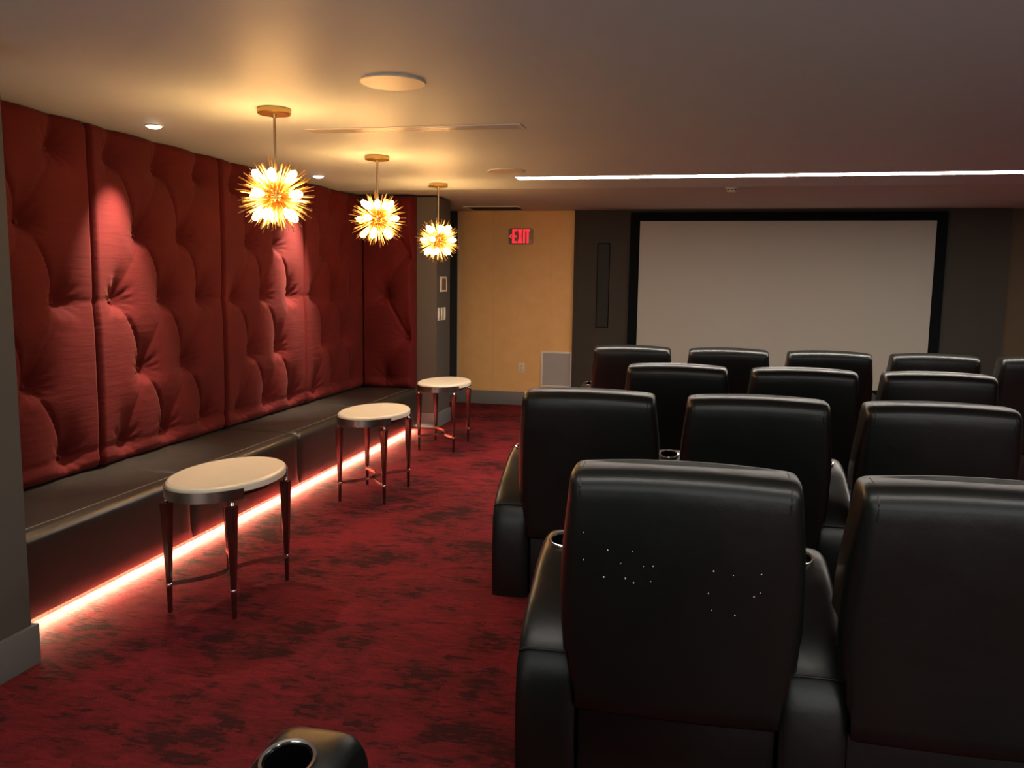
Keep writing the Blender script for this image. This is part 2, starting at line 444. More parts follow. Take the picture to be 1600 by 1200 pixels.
XBK = -3.352       # zero level of the relief
def button_bm(r=0.014):
    return lathe(bmesh.new(), [(0.001, 0.008), (r * 0.6, 0.0065), (r, 0.0), (r * 0.9, -0.006), (0.002, -0.007)], 14)
BUT = finish(button_bm()); BUT.materials.append(M['red'])
plabels = ['red tufted wall panel beside the grey wall end, nearest the camera',
           'red tufted wall panel with a bright lamp streak, behind the nearest oval table',
           'red tufted wall panel behind the nearest starburst lamp, third from the corner',
           'red tufted wall panel with its shaded right part next to the corner',
           'narrow red tufted panel on the short return beside the grey pillar']
for i in range(4):
    ya, yb = SEAMS[i], SEAMS[i + 1]
    W = yb - ya - 0.006
    off = 0.0 if i else 0.10
    me, rows = panel_mesh(W, 1.30 if i == 3 else W, 11 + i, lambda u, z, h, ya=ya: (XBK + h, ya + 0.003 + u, z), -0.03, 1.0, 0.0 if i == 3 else 1.0)
    t = thing('tufted_panel', plabels[i], 'wall panel', (XBK, ya, ZB), 0, 'red tufted wall panels')
    o = obj('upholstery', me, M['red'], t, angle=60); o.matrix_parent_inverse = Matrix.Translation((XBK, ya, ZB)).inverted()
    for r in rows:
        for u, z in r:
            bo = bpy.data.objects.new('button', BUT); C.objects.link(bo); bo.parent = t
            bo.location = (0.014, u + 0.003, z - ZB); bo.rotation_euler = (0, PI / 2, 0)
W = 0.508
me, rows = panel_mesh(W, 1.31, 31, lambda u, z, h: (-3.228 + u, 8.105 - h, z), -0.06, 0.0, 1.0)
t = thing('tufted_panel', plabels[4], 'wall panel', (-3.228, 8.105, ZB), 0, 'red tufted wall panels')
o = obj('upholstery', me, M['red'], t, angle=60); o.matrix_parent_inverse = Matrix.Translation((-3.228, 8.105, ZB)).inverted()
for r in rows:
    for u, z in r:
        if u < W - 0.03:
            bo = bpy.data.objects.new('button', BUT); C.objects.link(bo); bo.parent = t
            bo.location = (u, -0.014, z - ZB); bo.rotation_euler = (PI / 2, 0, 0)

# ------------------------------------------------------------------ bench with light strip below
XF = -2.695
def bench_section(y0, y1, label):
    t = thing('bench_section', label, 'bench', (-3.0, y0, 0), 0, 'leather bench sections along the red wall')
    L = y1 - y0; g = 0.001
    # profile in x-z (x relative to -3.0)
    bk, fr = -0.38, XF + 3.0
    prof = [(bk, 0.06), (fr - 0.013, 0.06), (fr - 0.012, 0.0445), (fr - 0.003, 0.0435), (fr, 0.050)]
    prof += [(fr, z) for z in (0.12, 0.2, 0.28, 0.34)]
    for k in range(1, 8):
        a = PI / 2 * k / 8
        prof.append((fr - 0.055 * (1 - math.cos(a)), 0.362 + 0.05 * math.sin(a)))
    prof += [(fr - 0.10, 0.4165), (fr - 0.25, 0.420), (fr - 0.40, 0.418), (bk, 0.410)]
    ys = [g, g + 0.006, g + 0.02, g + 0.05] + [L * k / 14 for k in range(1, 14)] + [L - g - 0.05, L - g - 0.02, L - g - 0.006, L - g]
    rings = []
    for y in ys:
        e = min(y - g, L - g - y)
        s = 0.018 * max(0, 1 - e / 0.05) ** 2.5
        rings.append([(x if x < 0 and z < 0.2 else x - s * (1 if x > fr - 0.06 and z > 0.1 else 0), y, z - (s if z > 0.36 else 0) + 0.002 * math.sin(y * 37 + x * 9) * (1 if z > 0.4 else 0)) for x, z in prof])
    obj('upholstery', loft(bmesh.new(), rings), M['bench'], t, angle=50)
    obj('piping', tube(bmesh.new(), [(fr - 0.068, g + 0.006, 0.404), (fr - 0.068, g + 0.03, 0.4135)] + [(fr - 0.068, L * k / 10, 0.4145) for k in range(1, 10)] + [(fr - 0.068, L - g - 0.03, 0.4135), (fr - 0.068, L - g - 0.006, 0.404)], 0.004, 8), M['piping'], t)
    obj('plinth', box((bk, g, 0.0), (-2.750 + 3.0, L - g, 0.06)), M['mahogany'], t)
    return t
bench_section(2.67, SEAMS[1], 'dark leather bench section beside the grey wall end, behind the nearest table')
bench_section(SEAMS[1], SEAMS[2], 'dark leather bench section between the nearest and the middle oval table')
bench_section(SEAMS[2], SEAMS[3], 'dark leather bench section behind the middle oval table')
bench_section(SEAMS[3], 8.12, 'dark leather bench section in the far corner by the pillar')
t = thing('strip_light', 'warm glowing light strip under the front edge of the leather bench', 'light', (-2.722, 2.70, 0.050))
obj('channel', box((-0.002, 0, -0.002), (0.012, 5.28, 0.0078)), M['alu'], t)
obj('diffuser', box((-0.001, 0.005, -0.0045), (0.011, 5.275, -0.002)), M['warmled'], t)

# ------------------------------------------------------------------ oval tables
def oval(a, b, z, n=64): return [(a * math.cos(2 * PI * i / n), b * math.sin(2 * PI * i / n), z) for i in range(n)]
def make_table(label):
    t = thing('oval_table', label, 'table', (0, 0, 0), 0, 'oval side tables along the bench')
    A, B, zt = 0.232, 0.352, 0.605
    bm = loft(bmesh.new(), [oval(A - 0.006, B - 0.006, zt - 0.040), oval(A, B, zt - 0.036), oval(A, B, zt - 0.012), oval(A - 0.003, B - 0.003, zt - 0.006), oval(A - 0.014, B - 0.014, zt)])
    obj('tabletop', bm, M['stone'], t, angle=25)
    # metal aprons wrapped round the two ends
    for s in (-1, 1):
        bm = bmesh.new(); outer = []; 
        rings = []
        for k in range(33):
            th = math.radians(-55 + 110 * k / 32) + (PI / 2 if s > 0 else -PI / 2)
            c, q = math.cos(th), math.sin(th)
            ro, ri = (A + 0.008, B + 0.008), (A + 0.0006, B + 0.0006)
            rings.append([(ro[0] * c, ro[1] * q, zt - 0.066), (ro[0] * c, ro[1] * q, zt - 0.018), (ri[0] * c, ri[1] * q, zt - 0.018), (ri[0] * c, ri[1] * q, zt - 0.066)])
        obj('apron_band', loft(bm, rings), M['nickel'], t)
    obj('under_frame', loft(bmesh.new(), [oval(A - 0.035, B - 0.035, zt - 0.064), oval(A - 0.035, B - 0.035, zt - 0.041)]), M['mahogany'], t)
    LX, LY, zs = 0.160, 0.250, 0.128
    for sx in (-1, 1):
        for sy in (-1, 1):
            n = 4
            def sq(r, z, cx=sx * LX, cy=sy * LY): return [(cx + r * a, cy + r * c, z) for a, c in ((1, .72), (.72, 1), (-.72, 1), (-1, .72), (-1, -.72), (-.72, -1), (.72, -1), (1, -.72))]
            lg = obj('leg', loft(bmesh.new(), [sq(0.0085, 0.0), sq(0.0105, zs), sq(0.0205, zt - 0.17), sq(0.0235, zt - 0.10), sq(0.0235, zt - 0.094), sq(0.014, zt - 0.092)]), M['mahogany'], t)
            bm = lathe(bmesh.new(), [(0.007, zt - 0.094), (0.013, zt - 0.088), (0.010, zt - 0.080), (0.006, zt - 0.074), (0.012, zt - 0.066), (0.012, zt - 0.062)], 14, sx * LX, sy * LY)
            obj('leg_finial', bm, M['chrome'], lg)
            obj('collar', lathe(bmesh.new(), [(0.0125, zs - 0.008), (0.0145, zs - 0.005), (0.0145, zs + 0.005), (0.0125, zs + 0.008)], 14, sx * LX, sy * LY), M['chrome'], lg)
    for sx in (-1, 1):
        rings = []
        for k in range(25):
            v = -1 + 2 * k / 24.0
            y = v * (LY - 0.012); x = sx * (LX * (abs(v) ** 1.9) + 0.006)
            dx = sx * LX * 1.9 * (abs(v) ** 0.9) * (1 if v > 0 else -1); dy = LY
            L = math.hypot(dx, dy); nx, ny = dy / L * 0.0035, -dx / L * 0.0035
            rings.append([(x + nx, y + ny, zs - 0.010), (x + nx, y + ny, zs + 0.010), (x - nx, y - ny, zs + 0.010), (x - nx, y - ny, zs - 0.010)])
        obj('stretcher', loft(bmesh.new(), rings), M['nickel'], t)
    return t
tb = make_table('cream topped oval side table nearest the camera, largest of the three')
tb.location = (-2.085, 3.475, 0)
dup(tb, 'cream topped oval side table in the middle, between the two others', (-2.125, 5.452, 0))
dup(tb, 'cream topped oval side table farthest back, standing by the grey pillar', (-2.155, 7.262, 0))

# ------------------------------------------------------------------ starburst pendants
def fib(n):
    g = PI * (3 - 5 ** 0.5)
    for i in range(n):
        z = 1 - 2 * (i + 0.5) / n; r = math.sqrt(1 - z * z)
        yield Vector((r * math.cos(g * i), r * math.sin(g * i), z))
SPK = finish(lathe(bmesh.new(), [(0.0030, 0.0), (0.0028, 0.96), (0.0014, 1.0)], 6)); SPK.materials.append(M['brass'])
BLB = finish(lathe(bmesh.new(), [(0.003, 0.0), (0.009, 0.002), (0.012, 0.012), (0.018, 0.026), (0.0215, 0.046), (0.018, 0.064), (0.009, 0.076), (0.001, 0.079)], 12)); BLB.materials.append(M['bulb'])
SKT = finish(lathe(bmesh.new(), [(0.004, 0.0), (0.004, 0.03), (0.010, 0.032), (0.010, 0.052)], 10)); SKT.materials.append(M['brass'])
def make_pendant(label, loc, zc, seed):
    rng = random.Random(seed)
    t = thing('starburst_pendant', label, 'pendant lamp', loc, 0, 'starburst pendants over the tables')
    top = H - loc[2]; c = zc - loc[2]
    obj('canopy', lathe(bmesh.new(), [(0.081, top), (0.083, top - 0.003), (0.083, top - 0.024), (0.080, top - 0.028), (0.014, top - 0.029), (0.012, top - 0.045), (0.004, top - 0.046)], 40), M['brass'], t)
    obj('rod', lathe(bmesh.new(), [(0.0065, c + 0.03), (0.0065, top - 0.04)], 14), M['bronze'], t)
    obj('hub', lathe(bmesh.new(), [(0.045 * math.sin(PI * k / 14) + 0.0005, c - 0.045 * math.cos(PI * k / 14)) for k in range(15)], 24), M['brass'], t)
    az = math.radians(-62 + 30 + seed * 5)
    bd = []
    spots = [(math.radians(e), az + 2 * PI * (k + o) / n) for e, n, o in ((2, 4, 0.15), (48, 5, 0.35), (-46, 5, 0.12)) for k in range(n)]
    for e, a in spots:
        v = Vector((math.cos(e) * math.cos(a), math.cos(e) * math.sin(a), math.sin(e)))
        bd.append(v)
        q = Vector((0, 0, 1)).rotation_difference(v)
        s = bpy.data.objects.new('socket', SKT); C.objects.link(s); s.parent = t
        s.location = Vector((0, 0, c)) + v * 0.040; s.rotation_mode = 'QUATERNION'; s.rotation_quaternion = q
        u = bpy.data.objects.new('bulb', BLB); C.objects.link(u); u.parent = t
        u.location = Vector((0, 0, c)) + v * 0.088; u.rotation_mode = 'QUATERNION'; u.rotation_quaternion = q
        u['label'] = 'glowing warm bulb'
    for v in fib(112):
        v = (v + Vector((rng.uniform(-.05, .05), rng.uniform(-.05, .05), rng.uniform(-.05, .05)))).normalized()
        if v.z > 0.985 or any(v.dot(d) > 0.985 for d in bd): continue
        q = Vector((0, 0, 1)).rotation_difference(v)
        s = bpy.data.objects.new('spike', SPK); C.objects.link(s); s.parent = t
        s.location = Vector((0, 0, c)) + v * 0.040; s.rotation_mode = 'QUATERNION'; s.rotation_quaternion = q
        s.scale = (1, 1, rng.choice((0.128, 0.148, 0.160, 0.162)) + rng.uniform(-.006, .006))
    nb = bmesh.new()
    for v in fib(150):
        v = (v + Vector((rng.uniform(-.06, .06), rng.uniform(-.06, .06), rng.uniform(-.06, .06)))).normalized()
        if v.z > 0.985 or any(v.dot(d) > 0.99 for d in bd): continue
        L = rng.uniform(0.115, 0.155)
        tb2 = lathe(bmesh.new(), [(0.0024, 0.0), (0.0022, L * 0.96), (0.001, L)], 5)
        merge(nb, tb2, Matrix.Translation(Vector((0, 0, c)) + v * 0.040) @ Vector((0, 0, 1)).rotation_difference(v).to_matrix().to_4x4())
    o = obj('fine_needles', nb, M['brass'], t); o['kind'] = 'stuff'
    return t
make_pendant('brass starburst pendant lamp nearest the camera, largest of the three', (-2.062, 3.95, H), 1.919, 1)
make_pendant('brass starburst pendant lamp in the middle of the row of three', (-2.119, 5.51, H), 1.922, 2)
make_pendant('brass starburst pendant lamp farthest back, in front of the grey pillar', (-2.167, 7.09, H), 1.860, 3)

# ------------------------------------------------------------------ ceiling fittings
def disc(name, label, cat, x, y, r, group):
    t = thing(name, label, cat, (x, y, H), 0, group)
    obj('rim', lathe(bmesh.new(), [(r - 0.008, 0), (r, 0), (r + 0.001, -0.004), (r - 0.003, -0.008), (r - 0.008, -0.008)], 56), M['white'], t)
    obj('grille', lathe(bmesh.new(), [(r - 0.009, -0.001), (r - 0.009, -0.007), (r * 0.5, -0.0075), (0.002, -0.0078)], 56), M['grille'], t)
disc('ceiling_speaker', 'round white ceiling speaker nearest the camera, above the nearest pendant lamp', 'speaker', -1.272, 3.50, 0.140, 'round ceiling speakers')
disc('ceiling_speaker', 'round white ceiling speaker farther back, left of the white light line', 'speaker', -1.398, 6.34, 0.142, 'round ceiling speakers')

def downlight(label, x, y, power, tilt=0.0):
    t = thing('downlight', label, 'downlight', (x, y, H), 0, 'recessed downlights by the red wall')
    obj('trim_ring', lathe(bmesh.new(), [(0.050, 0), (0.052, -0.003), (0.045, -0.006), (0.040, -0.004), (0.040, 0)], 36), M['white'], t)
    obj('lens', lathe(bmesh.new(), [(0.0395, -0.001), (0.0395, -0.004), (0.034, -0.011), (0.022, -0.016), (0.002, -0.018)], 30), M['lens'], t)
    L = bpy.data.lights.new('downlight_beam', 'SPOT'); L.energy = power; L.spot_size = math.radians(56); L.spot_blend = 1.0
    L.color = (1.0, 0.82, 0.62); L.shadow_soft_size = 0.03
    lo = bpy.data.objects.new('downlight_beam', L); C.objects.link(lo); lo.parent = t; lo.location = (0, 0, -0.022)
    lo.rotation_euler = (0, tilt, 0)
    L = bpy.data.lights.new('downlight_fill', 'SPOT'); L.energy = power * 0.24; L.spot_size = math.radians(110); L.spot_blend = 1.0  # added wide fill, tilted into the room to brighten tables and bench
    L.color = (1.0, 0.82, 0.62); L.shadow_soft_size = 0.03
    lo = bpy.data.objects.new('downlight_fill', L); C.objects.link(lo); lo.parent = t; lo.location = (0, 0, -0.022); lo.rotation_euler = (0, -0.55, 0)
downlight('small recessed downlight nearest the camera, by the red wall', -2.965, 4.275, 300, 0.30)
downlight('small recessed downlight behind the nearest pendant lamp', -3.005, 6.483, 300, 0.30)
downlight('recessed downlight above the red panel beside the grey wall end', -2.93, 2.95, 60, 0.10)

def linear_light(label, y, m):
    t = thing('linear_light', label, 'light', (0, y, H), 0, 'white light lines in the ceiling')
    b = box((-1.40, -0.084, -0.004), (XR - 0.2, -0.076, 0.0)); add_box(b, (-1.40, 0.076, -0.004), (XR - 0.2, 0.084, 0.0)); add_box(b, (-1.408, -0.084, -0.004), (-1.40, 0.084, 0))
    obj('frame', b, M['white'], t)
    obj('diffuser', box((-1.398, -0.075, -0.0035), (XR - 0.2, 0.075, 0.0)), m, t)
linear_light('long white light line across the ceiling towards the screen', 6.775, M['led'])
linear_light('long white light line across the ceiling above the rear seats', 1.45, M['led_dim'])

t = thing('slot_diffuser', 'long narrow air slot in the ceiling between two pendant lamps', 'air vent', (-1.54, 4.56, H))
b = box((-0.612, -0.066, -0.005), (0.612, -0.054, 0), 0.001); add_box(b, (-0.612, 0.054, -0.005), (0.612, 0.066, 0), 0.001)
add_box(b, (-0.624, -0.066, -0.005), (-0.606, 0.066, 0), 0.001); add_box(b, (0.606, -0.066, -0.005), (0.624, 0.066, 0), 0.001)
obj('frame', b, M['white'], t)
obj('dark_gap', box((-0.606, -0.054, -0.0012), (0.606, 0.054, -0.0002)), M['darkgrille'], t)
for k in range(4):
    y = -0.0405 + 0.027 * k
    obj('slat', box((-0.606, y - 0.0072, -0.0055), (0.606, y + 0.0072, -0.0015), 0.0012), M['slat'], t)

HF = H + 0.022
t = thing('ceiling_vent', 'square dark return vent with white frame in the ceiling by the ochre wall', 'air vent', (-2.25, 9.66, HF))
b = bmesh.new()
for lo, hi in (((-0.33, -0.25), (0.33, -0.22)), ((-0.33, 0.22), (0.33, 0.25)), ((-0.33, -0.22), (-0.30, 0.22)), ((0.30, -0.22), (0.33, 0.22))):
    add_box(b, (lo[0], lo[1], -0.012), (hi[0], hi[1], 0), 0.002)
obj('frame', b, M['white'], t)
obj('dark_duct', box((-0.30, -0.22, -0.003), (0.30, 0.22, -0.0005)), M['velvet'], t)
for k in range(9):
    y = -0.19 + 0.0475 * k
    obj('slat', box((-0.30, y - 0.002, -0.011), (0.30, y + 0.010, -0.004)), M['darkgrille'], t)

t = thing('smoke_detector', 'small white smoke detector on the ceiling before the screen', 'smoke detector', (0.336, 7.80, HF))
obj('base', lathe(bmesh.new(), [(0.056, 0), (0.058, -0.004), (0.054, -0.014)], 32), M['white'], t)
obj('cover', lathe(bmesh.new(), [(0.050, -0.013), (0.047, -0.030), (0.036, -0.040), (0.010, -0.043)], 32), M['white'], t)
b = bmesh.new()
for k in range(10):
    a = 2 * PI * k / 10
    tmp = box((-0.007, 0.0455, -0.027), (0.007, 0.051, -0.018)); merge(b, tmp, Matrix.Rotation(a, 4, 'Z'))
obj('vent_ring', b, M['darkgrille'], t)

# ------------------------------------------------------------------ pillar devices (face +X at XP)
t = thing('touch_panel', 'white framed dark touch panel on the grey pillar above the switches', 'control panel', (XP, 8.40, 1.478))
b = bmesh.new()
for lo, hi in (((-0.105, 0.06), (0.105, 0.078)), ((-0.105, -0.078), (0.105, -0.06)), ((-0.105, -0.06), (-0.082, 0.06)), ((0.082, -0.06), (0.105, 0.06))):
    add_box(b, (0, lo[0], lo[1]), (0.014, hi[0], hi[1]), 0.002)
obj('bezel', b, M['white'], t)
obj('mounting_plate', box((0.0, -0.09, -0.068), (0.002, 0.09, 0.068)), M['darkgrille'], t)
obj('display', box((0.002, -0.082, -0.06), (0.010, 0.082, 0.06)), M['display'], t)
for k, (y, lab) in enumerate(((8.238, 'nearest the camera'), (8.345, 'in the middle of the three'), (8.452, 'farthest right, next to the pillar edge'))):
    t = thing('light_switch', 'white upright wall switch on the grey pillar, ' + lab, 'switch', (XP, y, 1.172), 0, 'switches on the pillar')
    obj('plate', box((0, -0.025, -0.066), (0.007, 0.025, 0.066), 0.002), M['white'], t)
    obj('rocker', box((0.005, -0.014, -0.036), (0.011, 0.014, 0.036), 0.002), M['white'], t)

# ------------------------------------------------------------------ back wall fittings (face -Y)
t = thing('exit_sign', 'red lit EXIT sign with left arrow on the ochre wall', 'sign', (-2.016, YB, 2.062))
poly = []
w, h, r = 0.148, 0.096, 0.028
for cx, cz, a0 in ((w - r, h - r, 0), (-w + r, h - r, 90), (-w + r, -h + r, 180), (w - r, -h + r, 270)):
    for k in range(6): a = math.radians(a0 + 18 * k); poly.append((cx + r * math.cos(a), cz + r * math.sin(a)))
obj('plate', prism(bmesh.new(), poly, 'y', -0.030, 0.0), M['exit_plate'], t)
b = bmesh.new()
def strokes(lst):
    for p in lst: prism(b, p, 'y', -0.034, -0.0295)
def rect(x0, z0, x1, z1): return [(x0, z0), (x1, z0), (x1, z1), (x0, z1)]
zt, zb = 0.083, -0.080
strokes([rect(-0.103, zb, -0.080, zt), rect(-0.080, zt - 0.022, -0.044, zt), rect(-0.080, -0.010, -0.050, 0.011), rect(-0.080, zb, -0.044, zb + 0.022)])
strokes([[(-0.036, zt), (-0.012, zt), (0.020, zb), (-0.004, zb)][::-1], [(0.020, zt), (-0.004, zt), (-0.036, zb), (-0.012, zb)]])
strokes([rect(0.030, zb, 0.053, zt)])
strokes([rect(0.060, zt - 0.022, 0.112, zt), rect(0.0745, zb, 0.0975, zt - 0.022)])
obj('letters', b, M['exit'], t, smooth=False)
b = bmesh.new()
prism(b, [(-0.141, 0.0), (-0.116, 0.026), (-0.108, 0.018), (-0.126, 0.0), (-0.108, -0.018), (-0.116, -0.026)], 'y', -0.034, -0.0295)
obj('arrow', b, M['exit'], t, smooth=False)

t = thing('wall_outlet', 'small white outlet low on the ochre wall', 'outlet', (-1.987, YB, 0.463))
obj('plate', box((-0.036, -0.007, -0.058), (0.036, 0, 0.058), 0.002), M['white'], t)
for s in (-1, 1): obj('socket_face', box((-0.017, -0.010, s * 0.024 - 0.016), (0.017, -0.006, s * 0.024 + 0.016), 0.003), M['pale_trim'], t)

def wall_grille(label, x0, x1, z0, z1):
    t = thing('wall_grille', label, 'air vent', ((x0 + x1) / 2, YB, z0), 0, 'pale grilles beside the screen wall')
    w, h = (x1 - x0) / 2, z1 - z0
    b = bmesh.new()
    add_box(b, (-w, -0.014, 0), (-w + 0.022, 0, h), 0.002); add_box(b, (w - 0.022, -0.014, 0), (w, 0, h), 0.002)
    add_box(b, (-w + 0.022, -0.014, h - 0.022), (w - 0.022, 0, h), 0.002); add_box(b, (-w + 0.022, -0.014, 0), (w - 0.022, 0, 0.022), 0.002)
    obj('frame', b, M['white'], t)
    b = bmesh.new(); add_box(b, (-w + 0.022, -0.004, 0.022), (w - 0.022, 0, h - 0.022))
    n = 16
    for k in range(n):
        z = 0.022 + (h - 0.044) * (k + 0.5) / n
        add_box(b, (-w + 0.022, -0.011, z - 0.008), (w - 0.022, -0.004, z + 0.008))
    obj('louvre', b, M['grey_grille'], t)
wall_grille('pale square grille low on the ochre wall, left of the dark screen wall', -1.745, -1.362, 0.237, 0.676)
wall_grille('pale grille sliver right of the dark screen wall, behind the front row', 3.37, 3.75, 0.25, 0.695)

t = thing('projection_screen', 'large blank projection screen in a black border on the dark wall', 'screen', (1.0, YB - 0.0525, 0.355))
xa, xb, hh = -0.588 - 1.0, 2.612 - 1.0, 2.238 - 0.355
obj('canvas', box((xa, -0.022, 0), (xb, -0.012, hh)), M['screen'], t)
b = box((xa - 0.11, -0.034, -0.09), (xa, 0, hh + 0.10), 0.004); add_box(b, (xb, -0.034, -0.09), (xb + 0.11, 0, hh + 0.10), 0.004)
add_box(b, (xa, -0.034, hh), (xb, 0, hh + 0.10), 0.004); add_box(b, (xa, -0.034, -0.09), (xb, 0, 0), 0.004)
obj('screen_frame', b, M['velvet'], t)
t = thing('wall_speaker', 'tall narrow black speaker slot in the dark wall left of the screen', 'speaker', (-1.005, YB - 0.05, 0.985))
b = box((-0.075, -0.012, 0), (0.075, 0, 1.0), 0.003)
obj('case', b, M['velvet'], t)
obj('grille', box((-0.066, -0.014, 0.01), (0.066, -0.010, 0.99)), M['darkgrille'], t)

# ------------------------------------------------------------------ leather recliners
ARM_REAR = [(0.0, 0.118), (0.30, 0.106), (0.43, 0.125), (0.525, 0.225), (0.59, 0.36), (0.64, 0.47), (0.70, 0.9)]
def interp(tab, x):
    for (a, b), (c, d) in zip(tab, tab[1:]):
        if x <= c: return b + (d - b) * max(0.0, (x - a) / (c - a))
    return tab[-1][1]

def rrect(a, y0, y1, r, n=7, m=10):
    """rounded rectangle, half width a, rear y0, front y1"""
    out = []
    for cx, cy, a0, in ((a - r, y0 + r, -90), (a - r, y1 - r, 0), (-a + r, y1 - r, 90), (-a + r, y0 + r, 180)):
        for k in range(n):
            t = math.radians(a0 + 90 * k / (n - 1)); out.append((cx + r * math.cos(t), cy + r * math.sin(t)))
        if a0 in (-90, 90):
            continue
        x0 = out[-1][0]; x1 = -x0 if a0 == 0 else -x0
        for k in range(1, m): out.append((x0 + (x1 - x0) * k / m, out[-1][1] if False else (y1 if a0 == 0 else y0)))
    return out

def back_mesh():
    # half width, rear y, front y, z, corner radius
    sec = [(0.285, 0.125, 0.26, 0.300, .02), (0.297, 0.106, 0.275, 0.303, .03), (0.302, 0.098, 0.28, 0.315, .035), (0.308, 0.093, 0.279, 0.36, .04), (0.314, 0.088, 0.277, 0.41, .042), (0.320, 0.080, 0.268, 0.48, .044),
           (0.324, 0.070, 0.258, 0.56, .045), (0.325, 0.058, 0.246, 0.64, .045), (0.323, 0.045, 0.232, 0.72, .045), (0.318, 0.031, 0.215, 0.80, .043), (0.310, 0.018, 0.198, 0.87, .040),
           (0.303, 0.010, 0.186, 0.925, .036), (0.3000, 0.006, 0.178, 0.958, .034), (0.2988, 0.008, 0.175, 0.972, .033), (0.2975, 0.015, 0.171, 0.985, .032), (0.2955, 0.025, 0.166, 0.995, .030), (0.292, 0.038, 0.160, 1.002, .028), (0.286, 0.055, 0.152, 1.0065, .025), (0.277, 0.075, 0.142, 1.0085, .02), (0.26, 0.092, 0.128, 1.0095, .012)]
    rings = []
    for a, y0, y1, z, r in sec:
        ring = []
        lim = interp(ARM_REAR, z - 0.085) - 0.012
        for x, y in rrect(a, y0, y1, r):
            k = 1 - min(1, abs(x) / 0.325) ** 2
            zz = z + (0.014 * k * max(0, (z - 0.80) / 0.2))
            yy = y - 0.014 * k if y < (y0 + y1) / 2 else y + 0.02 * k
            if z < 0.70 and yy > lim: x = max(-0.272, min(0.272, x))
            ring.append((x, yy, zz))
        rings.append(ring)
    return loft(bmesh.new(), rings)

def back_piping(s):
    # short stitched seam running over the top corner of the back
    pts = []
    for y, z in ((0.0045, 0.93), (0.001, 0.958), (0.0035, 0.974), (0.011, 0.988), (0.023, 0.999), (0.04, 1.0065), (0.07, 1.0118), (0.12, 1.013)):
        pts.append((s * 0.266, y, z))
    return tube(bmesh.new(), pts, 0.0025, 6)

def smooth_prof(prof, n=3):
    for _ in range(n):
        out = [prof[0]]
        for a, b in zip(prof, prof[1:]):
            out += [(a[0] * .75 + b[0] * .25, a[1] * .75 + b[1] * .25), (a[0] * .25 + b[0] * .75, a[1] * .25 + b[1] * .75)]
        out.append(prof[-1]); prof = out
    return prof

def arm_mesh2(x0, x1):
    prof = smooth_prof([(0.118, 0.0), (0.108, 0.10), (0.106, 0.30), (0.125, 0.43), (0.225, 0.525), (0.36, 0.590), (0.47, 0.640), (0.60, 0.668), (0.675, 0.650), (0.692, 0.55), (0.688, 0.0)], 3)
    c = (0.40, 0.30)
    W = x1 - x0
    rings = []
    for k in range(37):
        a = -1 + 2 * k / 36.0
        xx = (x0 + x1) / 2 + W / 2 * (math.sin(a * PI / 2) * 0.35 + a * 0.65)
        s = 1 - 0.040 * abs(a) ** 3.5
        rings.append([(xx, c[0] + (y - c[0]) * s, (c[1] + (z - c[1]) * (1 - 0.075 * abs(a) ** 4)) if z > 0.005 else 0.0) for y, z in prof])
    return loft(bmesh.new(), rings), prof

def add_arm(t, xc):
    W = 0.172
    bm, prof = arm_mesh2(xc - W / 2, xc + W / 2)
    zc = 0.6565
    arm = obj('armrest', bm, M['leather'], t, angle=50)
    # bore the cup hole
    cut = obj('cutter', lathe(bmesh.new(), [(0.0445, -0.085), (0.0445, 0.05)], 40), M['cup'])
    cut.location = (xc - 0.010, 0.535, zc); cut.rotation_euler = (0.20, 0, 0)
    md = arm.modifiers.new('bore', 'BOOLEAN'); md.operation = 'DIFFERENCE'; md.object = cut; md.solver = 'EXACT'
    bpy.context.view_layer.update()
    me2 = bpy.data.meshes.new_from_object(arm.evaluated_get(bpy.context.evaluated_depsgraph_get()))
    arm.modifiers.clear(); arm.data = me2; me2.name = 'armrest'
    while len(me2.materials) > 1: me2.materials.pop()
    bpy.data.objects.remove(cut)
    # stitched seam across the rear of the arm
    pts = []
    for k in range(13):
        a = -1 + 2 * k / 12.0
        pts.append((xc + W / 2 * a * 0.985, 0.138 + 0.012 * abs(a) ** 3.5 + 0.0015, 0.452 - 0.018 * abs(a) ** 4))
    obj('seam', tube(bmesh.new(), pts, 0.0035, 6), M['seam'], arm)
    cup = obj('cup_holder', lathe(bmesh.new(), [(0.0425, -0.080), (0.0425, 0.0), (0.0445, 0.004), (0.050, 0.005), (0.052, 0.002), (0.0515, -0.004), (0.0438, -0.004), (0.0438, -0.080)], 40, cap=False), M['chrome'], arm, angle=50)
    cup.location = (xc - 0.010, 0.535, zc); cup.rotation_euler = (0.20, 0, 0)
    well = obj('cup_well', lathe(bmesh.new(), [(0.002, -0.074), (0.040, -0.074), (0.0418, -0.070), (0.0418, -0.0005), (0.0424, -0.0005), (0.0424, -0.078), (0.002, -0.078)], 36, cap=False), M['cup'], arm, angle=50)
    well.location = cup.location; well.rotation_euler = cup.rotation_euler
    return arm

